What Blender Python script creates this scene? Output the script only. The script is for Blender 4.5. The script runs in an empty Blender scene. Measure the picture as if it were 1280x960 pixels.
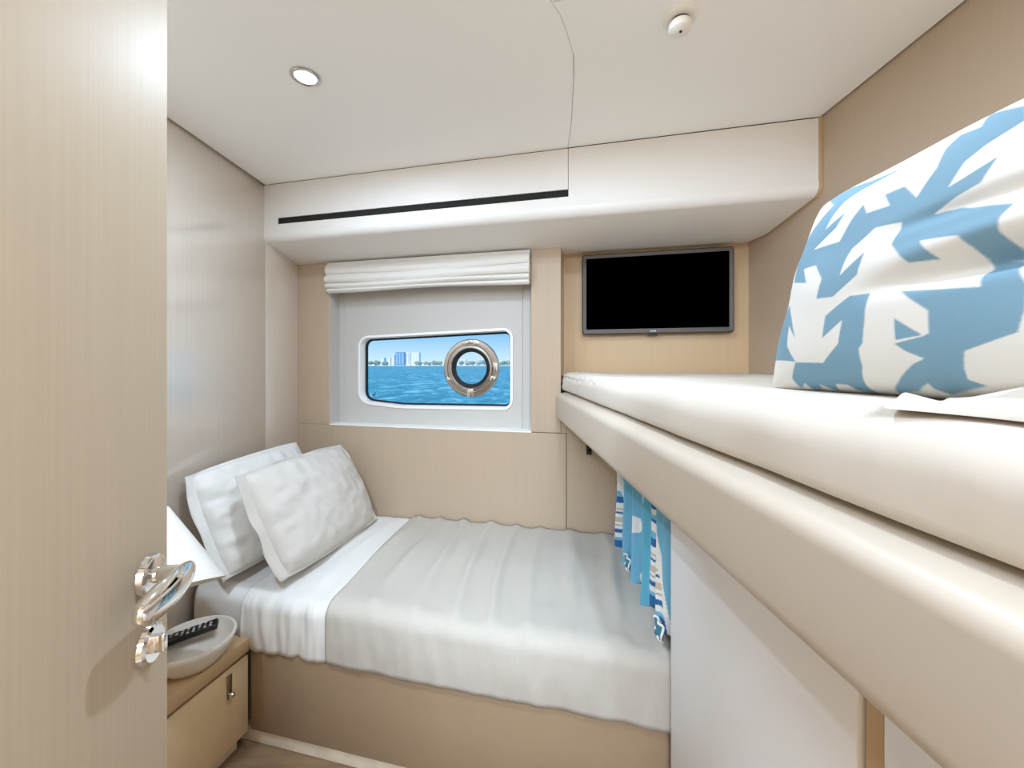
import bpy, bmesh, math, random
from mathutils import Vector, Matrix, noise
random.seed(4)
scene = bpy.context.scene
col = scene.collection

# ------------------------------------------------------------------ camera
EYE = 1.25
cd = bpy.data.cameras.new('camera')
cd.sensor_width = 36.0
cd.lens = 500.0 / 1280.0 * 36.0
cd.shift_y = -24.0 / 1280.0
cd.clip_start = 0.02
cd.clip_end = 8000
cam = bpy.data.objects.new('camera', cd)
col.objects.link(cam)
cam.location = (0, 0, EYE)
cam.rotation_euler = (math.pi / 2, 0, 0)
scene.camera = cam

# ------------------------------------------------------------------ sky, sun, exposure
world = bpy.data.worlds.new('sky')
scene.world = world
world.use_nodes = True
wn = world.node_tree
wn.nodes.clear()
_o = wn.nodes.new('ShaderNodeOutputWorld')
_b = wn.nodes.new('ShaderNodeBackground')
_r = wn.nodes.new('ShaderNodeValToRGB')
_s = wn.nodes.new('ShaderNodeSeparateXYZ')
_t = wn.nodes.new('ShaderNodeTexCoord')
wn.links.new(_t.outputs['Generated'], _s.inputs[0])
wn.links.new(_s.outputs['Z'], _r.inputs[0])
wn.links.new(_r.outputs[0], _b.inputs[0])
wn.links.new(_b.outputs[0], _o.inputs[0])
_r.color_ramp.elements[0].position = 0.0
_r.color_ramp.elements[0].color = (.64, .87, .98, 1)
_r.color_ramp.elements[1].position = 0.085
_r.color_ramp.elements[1].color = (.19, .54, .95, 1)
_e = _r.color_ramp.elements.new(.6)
_e.color = (.06, .27, .75, 1)
_b.inputs[1].default_value = .92

sd = bpy.data.lights.new('sun', 'SUN')
sd.energy = 2.6
sd.angle = .01
sd.color = (1, .96, .9)
sun = bpy.data.objects.new('sun', sd)
col.objects.link(sun)
sun.rotation_euler = (math.radians(48), 0, math.radians(-25))

vs = scene.view_settings
vs.view_transform = 'Standard'
vs.look = 'None'
vs.gamma = 1.0
vs.use_curve_mapping = False
vs.exposure = 0.2
scene.cycles.max_bounces = 12
scene.cycles.diffuse_bounces = 8
scene.cycles.glossy_bounces = 4
scene.cycles.transparent_max_bounces = 12
scene.cycles.sample_clamp_indirect = 4.0
scene.cycles.caustics_reflective = False
scene.cycles.caustics_refractive = False
scene.cycles.use_denoising = True

LAMP_W = 9.0      # watts of one ceiling downlight
LAMP_COL = (.66, .82, 1.0)
FILL_W = 150.0    # watts of the fill panel added over the unseen lobby

# ------------------------------------------------------------------ materials
def lin(h):
    h = h.lstrip('#')
    r = []
    for i in (0, 2, 4):
        c = int(h[i:i + 2], 16) / 255
        r.append(c / 12.92 if c <= .04045 else ((c + .055) / 1.055) ** 2.4)
    return (*r, 1)

def mat(name, color, rough=.5, metal=0, coat=0, spec=.5, var=0, vscale=(20, 20, 20), bump=0, bscale=None, bdist=.002, detail=3):
    m = bpy.data.materials.new(name)
    m.use_nodes = True
    nt = m.node_tree
    b = nt.nodes['Principled BSDF']
    c = lin(color) if isinstance(color, str) else color
    b.inputs['Base Color'].default_value = c
    b.inputs['Roughness'].default_value = rough
    b.inputs['Metallic'].default_value = metal
    b.inputs['Coat Weight'].default_value = coat
    b.inputs['Coat Roughness'].default_value = .15
    b.inputs['Specular IOR Level'].default_value = spec
    if var or bump:
        tc = nt.nodes.new('ShaderNodeTexCoord')
    def nz(sc):
        mp = nt.nodes.new('ShaderNodeMapping')
        mp.inputs['Scale'].default_value = sc
        nt.links.new(tc.outputs['Object'], mp.inputs[0])
        n = nt.nodes.new('ShaderNodeTexNoise')
        n.inputs['Scale'].default_value = 1
        n.inputs['Detail'].default_value = detail
        nt.links.new(mp.outputs[0], n.inputs[0])
        return n
    if var:
        n = nz(vscale)
        r = nt.nodes.new('ShaderNodeValToRGB')
        r.color_ramp.elements[0].position = .3
        r.color_ramp.elements[1].position = .7
        r.color_ramp.elements[0].color = tuple(x * (1 - var) for x in c[:3]) + (1,)
        r.color_ramp.elements[1].color = tuple(min(1, x * (1 + var)) for x in c[:3]) + (1,)
        nt.links.new(n.outputs[0], r.inputs[0])
        nt.links.new(r.outputs[0], b.inputs['Base Color'])
    if bump:
        n = nz(bscale or vscale)
        bp = nt.nodes.new('ShaderNodeBump')
        bp.inputs['Strength'].default_value = bump
        bp.inputs['Distance'].default_value = bdist
        nt.links.new(n.outputs[0], bp.inputs['Height'])
        nt.links.new(bp.outputs[0], b.inputs['Normal'])
    return m

GRAIN = (260, 260, 3)
M = {}
M['wall'] = mat('taupe_laminate', '#b6a28c', .42, var=.03, vscale=GRAIN, coat=.15)
M['wall_gloss'] = mat('taupe_lacquer_grain', '#d2c6b8', .3, var=.04, vscale=GRAIN, coat=1.0)
M['wall_gloss'].node_tree.nodes['Principled BSDF'].inputs['Coat IOR'].default_value = 2.0
M['oak'] = mat('light_oak_panel', '#c2a57f', .42, var=.03, vscale=GRAIN, coat=.1)
M['door'] = mat('door_laminate', '#c8b79f', .62, var=.035, vscale=(300, 300, 2.5), coat=0, spec=.3)
M['leather'] = mat('taupe_leather', '#c2b6a7', .42, bump=.06, bscale=(700, 700, 700), bdist=.0004)
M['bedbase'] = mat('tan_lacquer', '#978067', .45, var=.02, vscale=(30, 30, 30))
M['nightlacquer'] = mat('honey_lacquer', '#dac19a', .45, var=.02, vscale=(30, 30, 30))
M['ceil'] = mat('ceiling_vinyl', '#f9f9f8', .55, bump=.12, bscale=(700, 700, 700), bdist=.0004)
M['cove'] = mat('cove_vinyl', '#e8e6e3', .45, bump=.1, bscale=(700, 700, 700), bdist=.0004)
M['dark'] = mat('shadow_gap_black', '#15120f', .8)
M['gapbrown'] = mat('gap_brown', '#4a3d31', .8)
M['white'] = mat('white_lacquer', '#f0f1f3', .4)
M['whitewin'] = mat('white_window_frame', '#f2f2f0', .35)
M['winpanel'] = mat('pale_grey_panel', '#bfbcb7', .5)
M['gasket'] = mat('black_gasket', '#0c1118', .6)
M['steel'] = mat('polished_steel', '#c9c4be', .22, metal=1)
M['chrome'] = mat('chrome', '#f0eeec', .06, metal=1)
M['nickel'] = mat('brushed_nickel', '#a79c90', .35, metal=1)
M['sheet'] = mat('white_cotton', '#dedcd8', .85, var=.015, vscale=(9, 9, 9), bump=.25, bscale=(14, 14, 14), bdist=.006, detail=5)
M['bunksheet'] = mat('bunk_sheet', '#d4ccc1', .85, bump=.35, bscale=(9, 9, 9), bdist=.008, detail=4)
M['linen'] = mat('grey_linen', '#b9b3aa', .9, var=.03, vscale=(300, 300, 20), bump=.3, bscale=(20, 20, 20), bdist=.004, detail=6)
M['linenpillow'] = mat('oat_linen', '#d0cbc4', .9, var=.025, vscale=(260, 260, 260), bump=.3, bscale=(16, 16, 16), bdist=.006, detail=5)
M['blind'] = mat('blind_fabric', '#dedbd5', .85, bump=.2, bscale=(20, 20, 60), bdist=.003)
M['tvframe'] = mat('tv_bezel', '#4b443d', .45, metal=.1)
M['screen'] = mat('tv_screen', '#000000', .6, spec=.0)
M['black'] = mat('black_plastic', '#121212', .45)
M['button'] = mat('button_grey', '#c9c9c6', .5)
M['stone'] = mat('pale_stone', '#e8e2d8', .45, var=.05, vscale=(14, 14, 14))
M['shade'] = mat('lamp_shade_white', '#f3f0ea', .4, coat=.2)
M['wood'] = mat('floor_wood', '#7f684e', .4, var=.25, vscale=(6, 45, 6), detail=6)
M['plinth'] = mat('pale_plinth', '#d8cbb8', .6, var=.12, vscale=(12, 12, 12), detail=5)
M['piping'] = mat('white_piping', '#f4f2ee', .7)
M['teal'] = mat('teal_fabric', '#3f8ba6', .8)
M['hookblack'] = mat('hook_black', '#0d0d0d', .5)
M['det'] = mat('detector_plastic', '#efece6', .4)

def attr_mat(name, rough=.85, bump=.2):
    m = mat(name, '#ffffff', rough, bump=bump, bscale=(300, 300, 300), bdist=.0006)
    nt = m.node_tree
    a = nt.nodes.new('ShaderNodeVertexColor')
    a.layer_name = 'print'
    nt.links.new(a.outputs[0], nt.nodes['Principled BSDF'].inputs['Base Color'])
    return m
M['print'] = attr_mat('blue_white_print')
M['curtain'] = attr_mat('curtain_print')

def emit_mat(name, color, strength):
    m = bpy.data.materials.new(name)
    m.use_nodes = True
    nt = m.node_tree
    nt.nodes.clear()
    e = nt.nodes.new('ShaderNodeEmission')
    e.inputs[0].default_value = color
    e.inputs[1].default_value = strength
    o = nt.nodes.new('ShaderNodeOutputMaterial')
    nt.links.new(e.outputs[0], o.inputs[0])
    return m
M['lampglow'] = emit_mat('lamp_diffuser', (1, .96, .9, 1), 6)

def glass_mat():
    m = bpy.data.materials.new('clear_glass')
    m.use_nodes = True
    nt = m.node_tree
    nt.nodes.clear()
    t = nt.nodes.new('ShaderNodeBsdfTransparent')
    g = nt.nodes.new('ShaderNodeBsdfGlossy')
    g.inputs['Roughness'].default_value = .02
    f = nt.nodes.new('ShaderNodeFresnel')
    f.inputs[0].default_value = 1.25
    x = nt.nodes.new('ShaderNodeMixShader')
    o = nt.nodes.new('ShaderNodeOutputMaterial')
    nt.links.new(f.outputs[0], x.inputs[0])
    nt.links.new(t.outputs[0], x.inputs[1])
    nt.links.new(g.outputs[0], x.inputs[2])
    nt.links.new(x.outputs[0], o.inputs[0])
    return m
M['glass'] = glass_mat()

def sea_mat():
    m = mat('turquoise_sea', (.015, .21, .33, 1), .3, spec=.15)
    nt = m.node_tree
    b = nt.nodes['Principled BSDF']
    tc = nt.nodes.new('ShaderNodeTexCoord')
    def nz(sc, d):
        mp = nt.nodes.new('ShaderNodeMapping')
        mp.inputs['Scale'].default_value = sc
        nt.links.new(tc.outputs['Object'], mp.inputs[0])
        n = nt.nodes.new('ShaderNodeTexNoise')
        n.inputs['Scale'].default_value = 1
        n.inputs['Detail'].default_value = d
        n.inputs['Roughness'].default_value = .6
        n.inputs['Distortion'].default_value = .6
        nt.links.new(mp.outputs[0], n.inputs[0])
        return n
    n1 = nz((.85, .33, 1), 7)
    r = nt.nodes.new('ShaderNodeValToRGB')
    e = r.color_ramp.elements
    e[0].position = .40
    e[0].color = (.010, .23, .28, 1)
    e[1].position = .64
    e[1].color = (.36, .75, .85, 1)
    k = e.new(.52)
    k.color = (.03, .40, .43, 1)
    nt.links.new(n1.outputs[0], r.inputs[0])
    nt.links.new(r.outputs[0], b.inputs['Base Color'])
    n2 = nz((1.3, .5, 1), 5)
    bp = nt.nodes.new('ShaderNodeBump')
    bp.inputs['Strength'].default_value = .7
    bp.inputs['Distance'].default_value = .35
    nt.links.new(n2.outputs[0], bp.inputs['Height'])
    nt.links.new(bp.outputs[0], b.inputs['Normal'])
    return m
M['sea'] = sea_mat()
M['sand'] = mat('shore_sand', '#e8e2d4', .9)
M['leaf'] = mat('hazed_leaf', '#9db8a8', .9, var=.3, vscale=(.3, .3, .3))  # leaf green lightened, distance haze is mixed into the colour
M['leaf2'] = mat('hazed_leaf_dark', '#84a597', .9, var=.3, vscale=(.3, .3, .3))  # darker leaf green with the same haze in its colour
M['trunk'] = mat('far_trunk', '#8b8474', .9)
M['bwhite'] = mat('building_white', '#f4f6f8', .7)
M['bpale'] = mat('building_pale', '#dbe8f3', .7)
M['bblue'] = mat('building_blue', '#6fa6d3', .5)
M['bglass'] = mat('building_glass', '#a5c4de', .4)

# ------------------------------------------------------------------ object helpers
WLOC = {}
def make(name, verts, faces, m, parent=None, smooth=True, sharp=35, cols=None):
    xs = [v[0] for v in verts]; ys = [v[1] for v in verts]; zs = [v[2] for v in verts]
    L = Vector(((min(xs) + max(xs)) / 2, (min(ys) + max(ys)) / 2, min(zs)))
    me = bpy.data.meshes.new(name)
    me.from_pydata([Vector(v) - L for v in verts], [], faces)
    bm = bmesh.new(); bm.from_mesh(me)
    bmesh.ops.recalc_face_normals(bm, faces=bm.faces)
    bm.to_mesh(me); bm.free()
    if smooth:
        me.shade_smooth()
        me.set_sharp_from_angle(angle=math.radians(sharp))
    me.materials.append(m)
    if cols:
        at = me.color_attributes.new('print', 'FLOAT_COLOR', 'POINT')
        for i, c in enumerate(cols):
            at.data[i].color = c
    o = bpy.data.objects.new(name, me)
    col.objects.link(o)
    WLOC[o.name] = L
    if parent:
        o.parent = parent
        o.location = L - WLOC[parent.name]
    else:
        o.location = L
    return o

def empty(name, loc):
    o = bpy.data.objects.new(name, None)
    o.empty_display_size = .05
    col.objects.link(o)
    o.location = loc
    WLOC[o.name] = Vector(loc)
    return o

def tag(o, label=None, cat=None, group=None, kind=None):
    if label: o['label'] = label
    if cat: o['category'] = cat
    if group: o['group'] = group
    if kind: o['kind'] = kind
    return o

def bm_out(bm):
    bm.verts.ensure_lookup_table()
    v = [tuple(x.co) for x in bm.verts]
    f = [[q.index for q in x.verts] for x in bm.faces]
    return v, f

def prism_vf(poly, z0, z1, bevel=0, seg=2):
    """poly: list of (x,y); extruded z0..z1, all edges bevelled"""
    bm = bmesh.new()
    n = len(poly)
    lo = [bm.verts.new((p[0], p[1], z0)) for p in poly]
    hi = [bm.verts.new((p[0], p[1], z1)) for p in poly]
    bm.faces.new(lo[::-1]); bm.faces.new(hi)
    for i in range(n):
        bm.faces.new([lo[i], lo[(i + 1) % n], hi[(i + 1) % n], hi[i]])
    bmesh.ops.recalc_face_normals(bm, faces=bm.faces)
    if bevel:
        bmesh.ops.bevel(bm, geom=list(bm.edges), offset=bevel, segments=seg, affect='EDGES', profile=.5)
    bm.verts.index_update()
    r = bm_out(bm); bm.free()
    return r

def prism(name, poly, z0, z1, m, parent=None, bevel=0, seg=2):
    v, f = prism_vf(poly, z0, z1, bevel, seg)
    return make(name, v, f, m, parent)

def box(name, x0, x1, y0, y1, z0, z1, m, parent=None, bevel=0, seg=2):
    return prism(name, [(x0, y0), (x1, y0), (x1, y1), (x0, y1)], z0, z1, m, parent, bevel, seg)

def xform(v, mtx):
    return [tuple(mtx @ Vector(p)) for p in v]

def obox(name, c, ax, ay, az, dx, dy, dz, m, parent=None, bevel=0, seg=2):
    """box of full size dx,dy,dz centred at c with unit axes"""
    v, f = prism_vf([(-dx / 2, -dy / 2), (dx / 2, -dy / 2), (dx / 2, dy / 2), (-dx / 2, dy / 2)], -dz / 2, dz / 2, bevel, seg)
    mt = Matrix((Vector(ax), Vector(ay), Vector(az))).transposed().to_4x4()
    mt.translation = Vector(c)
    return make(name, xform(v, mt), f, m, parent)

def lathe_vf(prof, n=32, cap0=False, cap1=False, wob=None):
    v = []; f = []
    for (r, z) in prof:
        for i in range(n):
            a = 2 * math.pi * i / n
            v.append((r * math.cos(a), r * math.sin(a), z))
    for j in range(len(prof) - 1):
        for i in range(n):
            f.append([j * n + i, j * n + (i + 1) % n, (j + 1) * n + (i + 1) % n, (j + 1) * n + i])
    if cap0: f.append(list(range(n))[::-1])
    if cap1: f.append([(len(prof) - 1) * n + i for i in range(n)])
    return v, f

def frame(axis, up=(0, 0, 1)):
    z = Vector(axis).normalized()
    x = Vector(up).cross(z)
    if x.length < 1e-4: x = Vector((1, 0, 0))
    x.normalize()
    y = z.cross(x)
    return Matrix((x, y, z)).transposed().to_4x4()

def lathe(name, prof, c, axis, m, parent=None, n=32, cap0=False, cap1=False, sharp=35):
    v, f = lathe_vf(prof, n, cap0, cap1)
    mt = frame(axis); mt.translation = Vector(c)
    return make(name, xform(v, mt), f, m, parent, sharp=sharp)

def tube_vf(pts, radii, n=12, flat=(1, 1), up=(0, 0, 1)):
    v = []; f = []
    P = [Vector(p) for p in pts]
    for i, p in enumerate(P):
        d = (P[min(i + 1, len(P) - 1)] - P[max(i - 1, 0)]).normalized()
        x = Vector(up).cross(d)
        if x.length < 1e-4: x = Vector((1, 0, 0)).cross(d)
        x.normalize()
        y = d.cross(x)
        r = radii[i] if isinstance(radii, (list, tuple)) else radii
        for k in range(n):
            a = 2 * math.pi * k / n
            v.append(tuple(p + x * (math.cos(a) * r * flat[0]) + y * (math.sin(a) * r * flat[1])))
    for j in range(len(P) - 1):
        for i in range(n):
            f.append([j * n + i, j * n + (i + 1) % n, (j + 1) * n + (i + 1) % n, (j + 1) * n + i])
    f.append(list(range(n))[::-1]); f.append([(len(P) - 1) * n + i for i in range(n)])
    return v, f

def tube(name, pts, radii, m, parent=None, n=12, flat=(1, 1), up=(0, 0, 1)):
    v, f = tube_vf(pts, radii, n, flat, up)
    return make(name, v, f, m, parent, sharp=50)

def grid_faces(nu, nv, off=0):
    return [[off + j * nu + i, off + j * nu + i + 1, off + (j + 1) * nu + i + 1, off + (j + 1) * nu + i] for j in range(nv - 1) for i in range(nu - 1)]

def smooth(a, b, x):
    t = max(0, min(1, (x - a) / (b - a)))
    return t * t * (3 - 2 * t)

# hull-wall frame: s along the wall (left to right), t out of the wall into the room
ANG = math.atan(.2336)
H0 = Vector((-1.147, 2.139))
HE = Vector((math.cos(ANG), -math.sin(ANG)))
HN = Vector((-math.sin(ANG), -math.cos(ANG)))
HE3 = Vector((HE.x, HE.y, 0)); HN3 = Vector((HN.x, HN.y, 0)); UP = Vector((0, 0, 1))
def hp(s, t, z=None):
    p = H0 + HE * s + HN * t
    return (p.x, p.y) if z is None else (p.x, p.y, z)
def sX(x, t):
    return (x - H0.x - t * HN.x) / HE.x
def hy(x, t=0):
    """y of the line t at x"""
    return 1.871 - .2336 * x - t / math.cos(ANG)
def hbox(name, s0, s1, t0, t1, z0, z1, m, parent=None, bevel=0, seg=2):
    return prism(name, [hp(s0, t0), hp(s1, t0), hp(s1, t1), hp(s0, t1)], z0, z1, m, parent, bevel, seg)

FZ = -.05          # floor
CZ = 2.088         # ceiling
XR = 1.047         # right wall
BACK = -.08        # wall behind the camera
def xl(y):
    return -1.215 + .032 * y

# ------------------------------------------------------------------ room shell
# floor of long planks
floor = tag(box('floor', -1.35, 1.25, -2.5, 2.35, FZ - .06, FZ - .012, M['gapbrown']), kind='structure')
k = 0
y = -2.5
while y < 2.3:
    box('plank', -1.34, 1.24, y + .001, y + .129, FZ - .012, FZ, M['wood'], floor, .001, 1)
    y += .13

# left wall, two lacquered panels
wl = tag(empty('wall_left', (xl(1) - .05, 1, FZ)), kind='structure')
def lwall(name, y0, y1, m, d0=0, d1=-.08, bev=.0015):
    return prism(name, [(xl(y0) + d0, y0), (xl(y1) + d0, y1), (xl(y1) + d1, y1), (xl(y0) + d1, y0)], FZ - .06, CZ + .06, m, wl, bev)
lwall('panel', BACK - .05, 1.8735, M['wall_gloss'])
lwall('panel', 1.8755, 2.30, M['wall_gloss'])
lwall('backing', BACK - .05, 2.32, M['gapbrown'], -.07, -.12, 0)
# right wall
wr = tag(empty('wall_right', (XR, 1, FZ)), kind='structure')
box('panel', XR, XR + .1, BACK - .05, 2.2, FZ - .06, CZ + .06, M['wall'], wr)
# wall behind the camera with the doorway, corridor beyond
wb = tag(empty('wall_front', (0, BACK, FZ)), kind='structure')
box('panel', -1.3, -.31, BACK - .08, BACK, FZ, CZ + .06, M['wall'], wb)
wc = tag(empty('wall_corridor', (0, -2.4, FZ)), kind='structure')
box('panel', -1.35, 1.25, -2.5, -2.4, FZ, CZ + .06, M['wall'], wc)
box('panel', -1.45, -1.3, -2.5, BACK - .05, FZ, CZ + .06, M['wall'], wc)
box('panel', XR + .1, XR + .2, -2.5, BACK - .05, FZ, CZ + .06, M['wall'], wc)

# hull wall
wh = tag(empty('wall_back', hp(1.1, -.05, FZ)), kind='structure')
SILL = .937
R0, R1 = .197, 1.269       # window recess
P1 = 1.406                 # right edge of the pier, step to the screen panel
TVT = -.14
hbox('panel', -.15, 1.430, -.10, 0, FZ - .06, SILL, M['wall'], wh, .0012, 1)
hbox('panel', 1.4325, 2.55, -.17, 0, FZ - .06, 1.004, M['wall'], wh, .0012, 1)
hbox('panel', -.15, R0, -.10, 0, SILL + .001, 1.83, M['wall'], wh, .0012, 1)
hbox('panel', R1, P1, -.16, 0, SILL + .0025, 1.83, M['wall'], wh, .0015, 1)
hbox('screen_panel', P1 - .03, 2.6, TVT - .06, TVT, SILL - .05, CZ + .05, M['oak'], wh)
hbox('infill', P1 + .0015, 1.431, TVT - .03, 0, SILL + .0025, 1.004, M['wall'], wh)
hbox('head_panel', -.2, P1, -.20, -.02, 1.80, CZ + .05, M['wall'], wh)

# ceiling: two vinyl panels on a dark backing
ceil = tag(box('ceiling', -1.45, 1.3, -2.5, 2.4, CZ + .014, CZ + .09, M['gapbrown']), kind='structure')
seam = [(.216, 1.545), (.205, 1.38), (.190, 1.25), (.181, 1.173), (.1666, 1.0816), (.1365, 1.0036), (.115, .9576), (.0926, .9257), (.06, .890), (0, .845), (-.1, .79), (-.25, .74), (-.45, .71), (-1.20, .70)]
G = .0008
def off(pts, d):
    out = []
    for i, p in enumerate(pts):
        a = Vector(pts[max(i - 1, 0)]); b = Vector(pts[min(i + 1, len(pts) - 1)])
        t = (b - a).normalized()
        out.append((p[0] - t.y * d, p[1] + t.x * d))
    return out
EDGE = .006
def cy(x): return hy(x, .268)
sl = off(seam, -G); sr = off(seam, G)
sl[-1] = (xl(.7) + EDGE, sl[-1][1]); sr[-1] = (xl(.7) + EDGE, sr[-1][1])
lp = [(xl(1.86) + EDGE, cy(xl(1.86)) - .001), (sl[0][0], cy(.21) - .001)] + sl
prism('panel', lp, CZ, CZ + .014, M['ceil'], ceil)
# a second seam leaves the curve towards the right wall
rp = [(sr[0][0], cy(.22) - .001), (XR - EDGE, cy(XR) - .001), (XR - EDGE, .7215)] + sr[:8][::-1]
prism('panel', rp, CZ, CZ + .014, M['ceil'], ceil)
rp = [(sr[7][0], sr[7][1] - .0025), (XR - EDGE, .719), (XR - EDGE, BACK), (xl(0) + EDGE, BACK)] + sr[8:][::-1]
prism('panel', rp, CZ, CZ + .014, M['ceil'], ceil)
box('panel', -1.3, XR + .1, -2.4, BACK - .08, CZ, CZ + .014, M['ceil'], ceil)

# ------------------------------------------------------------------ cove box along the hull wall
cove = tag(empty('wall_cove', hp(1.1, .15, 1.79)), kind='structure')
XL_, XR_ = -1.1575, 1.0365
def hprof(name, prof, m, x0=None, x1=None, s0=None, s1=None, parent=cove, sharp=35):
    v = []
    for side in (0, 1):
        for (t, z) in prof:
            if side == 0: s = s0 if s0 is not None else sX(x0, t)
            else: s = s1 if s1 is not None else sX(x1, t)
            v.append(hp(s, t, z))
    n = len(prof)
    f = [list(range(n)), [n + i for i in range(n)][::-1]]
    for i in range(n):
        f.append([i, (i + 1) % n, n + (i + 1) % n, n + i])
    return make(name, v, f, m, parent, sharp=sharp)
TC = .27
def arc(cx, cz, r, a0, a1, n=8):
    return [(cx + r * math.cos(math.radians(a0 + (a1 - a0) * i / n)), cz + r * math.sin(math.radians(a0 + (a1 - a0) * i / n))) for i in range(n + 1)]
SZ = 1.899   # lower lip of the air slot
low = [(-.16, 1.79), (-.16, SZ), (TC, SZ), (TC, 1.872)] + arc(TC - .034, 1.858, .036, 10, -76, 10) + [(0, 1.783)]
body = hprof('body', low, M['cove'], XL_, XR_)
hprof('flap_panel', [(.2, 1.928), (TC, 1.928), (TC, CZ - .003), (.2, CZ - .003)], M['cove'], x0=XL_, s1=1.4625)
hprof('slot_end', [(.2, SZ), (TC, SZ), (TC, 1.9282), (.2, 1.9282)], M['cove'], x0=XL_, s1=.130)
hprof('end_panel', [(.2, SZ), (TC, SZ), (TC, CZ - .003), (.2, CZ - .003)], M['cove'], s0=1.4645, x1=XR_)
hprof('air_slot', [(.18, SZ), (.265, SZ), (.265, 1.935), (.18, 1.935)], M['dark'], x0=XL_, x1=XR_)
tag(hprof('trim_1', [(-.16, 1.79), (-.16, CZ + .01), (TC + .002, CZ + .01), (TC + .002, 1.872)] + arc(TC - .032, 1.858, .036, 10, -76, 10) + [(0, 1.783)], M['oak'], x0=XR_ + .001, x1=XR - .0005, parent=None), kind='structure')

# ------------------------------------------------------------------ window: recess panel, frame, glass, port
win = tag(empty('window_1', hp(.75, -.1, SILL)), 'long hull window with rounded corners looking out to sea', 'window', kind='structure')
PT = -.078
def outline(corners, radii, n=8):
    """rounded polygon, corners counter-clockwise in (s,z)"""
    out = []
    m_ = len(corners)
    for i in range(m_):
        p = Vector(corners[i]); a = Vector(corners[i - 1]); b = Vector(corners[(i + 1) % m_])
        da = (a - p).normalized(); db = (b - p).normalized()
        ang = math.acos(max(-1, min(1, da.dot(db))))
        r = radii[i]
        if r == 0: out.append(tuple(p)); continue
        d = r / math.tan(ang / 2)
        c = p + (da + db).normalized() * (r / math.sin(ang / 2))
        p0 = p + da * d; p1 = p + db * d
        a0 = math.atan2(p0.y - c.y, p0.x - c.x); a1 = math.atan2(p1.y - c.y, p1.x - c.x)
        while a1 < a0 - 1e-6: a1 += 2 * math.pi
        if a1 - a0 > math.pi: a1 -= 2 * math.pi
        for k in range(n + 1):
            q = a0 + (a1 - a0) * k / n
            out.append((c.x + r * math.cos(q), c.y + r * math.sin(q)))
    return out
def offc(pts, d):
    n = len(pts); out = []
    for i in range(n):
        a = Vector(pts[i - 1]); b = Vector(pts[(i + 1) % n])
        t = (b - a).normalized()
        out.append((pts[i][0] + t.y * d, pts[i][1] - t.x * d))
    return out
OPEN = outline([(.331, 1.058), (.56, 1.038), (1.150, 1.043), (1.150, 1.416), (.331, 1.388)], [.055, .5, .035, .035, .045])
def sweep(name, prof, m, parent, sharp=40, closed=True):
    """prof: list of (outward offset, t)"""
    v = []; n = len(OPEN)
    for (d, t) in prof:
        for (s, z) in offc(OPEN, d): v.append(hp(s, t, z))
    f = []
    J = len(prof) if closed else len(prof) - 1
    for j in range(J):
        for i in range(n):
            f.append([j * n + i, j * n + (i + 1) % n, ((j + 1) % len(prof)) * n + (i + 1) % n, ((j + 1) % len(prof)) * n + i])
    return make(name, v, f, m, parent, sharp=sharp)
# panel with the hole
inner = offc(OPEN, .006)
def ringplate(name, inner, rect, t0, t1, m, parent):
    c = Vector((sum(p[0] for p in inner) / len(inner), sum(p[1] for p in inner) / len(inner)))
    outer = []
    s0, s1, z0, z1 = rect
    for p in inner:
        d = Vector(p) - c
        kx = ((s1 if d.x > 0 else s0) - c.x) / d.x if abs(d.x) > 1e-6 else 1e9
        kz = ((z1 if d.y > 0 else z0) - c.y) / d.y if abs(d.y) > 1e-6 else 1e9
        kk = min(kx, kz)
        outer.append((c.x + d.x * kk, c.y + d.y * kk))
    # snap the nearest ray to every corner
    for cr in ((s0, z0), (s1, z0), (s1, z1), (s0, z1)):
        i = min(range(len(outer)), key=lambda q: (outer[q][0] - cr[0]) ** 2 + (outer[q][1] - cr[1]) ** 2)
        outer[i] = cr
    n = len(inner)
    v = [hp(*(p[0], t1), p[1]) for p in inner] + [hp(p[0], t1, p[1]) for p in outer] + [hp(p[0], t0, p[1]) for p in inner] + [hp(p[0], t0, p[1]) for p in outer]
    f = []
    for i in range(n):
        j = (i + 1) % n
        f.append([i, j, n + j, n + i]); f.append([2 * n + i, 3 * n + i, 3 * n + j, 2 * n + j])
        f.append([i, 2 * n + i, 2 * n + j, j]); f.append([n + i, n + j, 3 * n + j, 3 * n + i])
    return make(name, v, f, m, parent, sharp=30)
ringplate('recess_panel', inner, (R0 - .05, R1 + .03, SILL - .06, 1.90), -.15, PT, M['winpanel'], win)
hbox('recess_side', R0, R0 + .0015, PT, -.001, SILL, 1.80, M['winpanel'], win)
hbox('window_sill', R0 - .0005, R1 + .0005, PT, .0025, SILL - .0015, SILL + .004, M['whitewin'], win, .001, 1)
hbox('side_track', R1 - .062, R1 - .056, PT, PT + .004, SILL + .004, 1.80, M['winpanel'], win, .001, 1)
hbox('side_track', R0 + .030, R0 + .036, PT, PT + .004, SILL + .004, 1.80, M['winpanel'], win, .001, 1)
sweep('window_frame', [(.016, PT), (.014, PT + .006), (.004, PT + .008), (.001, PT + .004), (-.001, PT - .042), (.006, PT - .042)], M['whitewin'], win)
sweep('gasket', [(.004, PT - .038), (-.009, PT - .036), (-.009, PT - .052), (.004, PT - .052)], M['gasket'], win)
_n = len(OPEN)
gp = offc(OPEN, -.004)
make('pane', [hp(p[0], PT - .047, p[1]) for p in gp] + [hp(p[0], PT - .053, p[1]) for p in gp],
     [list(range(_n)), list(range(_n, 2 * _n))[::-1]] + [[i, (i + 1) % _n, _n + (i + 1) % _n, _n + i] for i in range(_n)], M['glass'], win, smooth=False)

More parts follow.
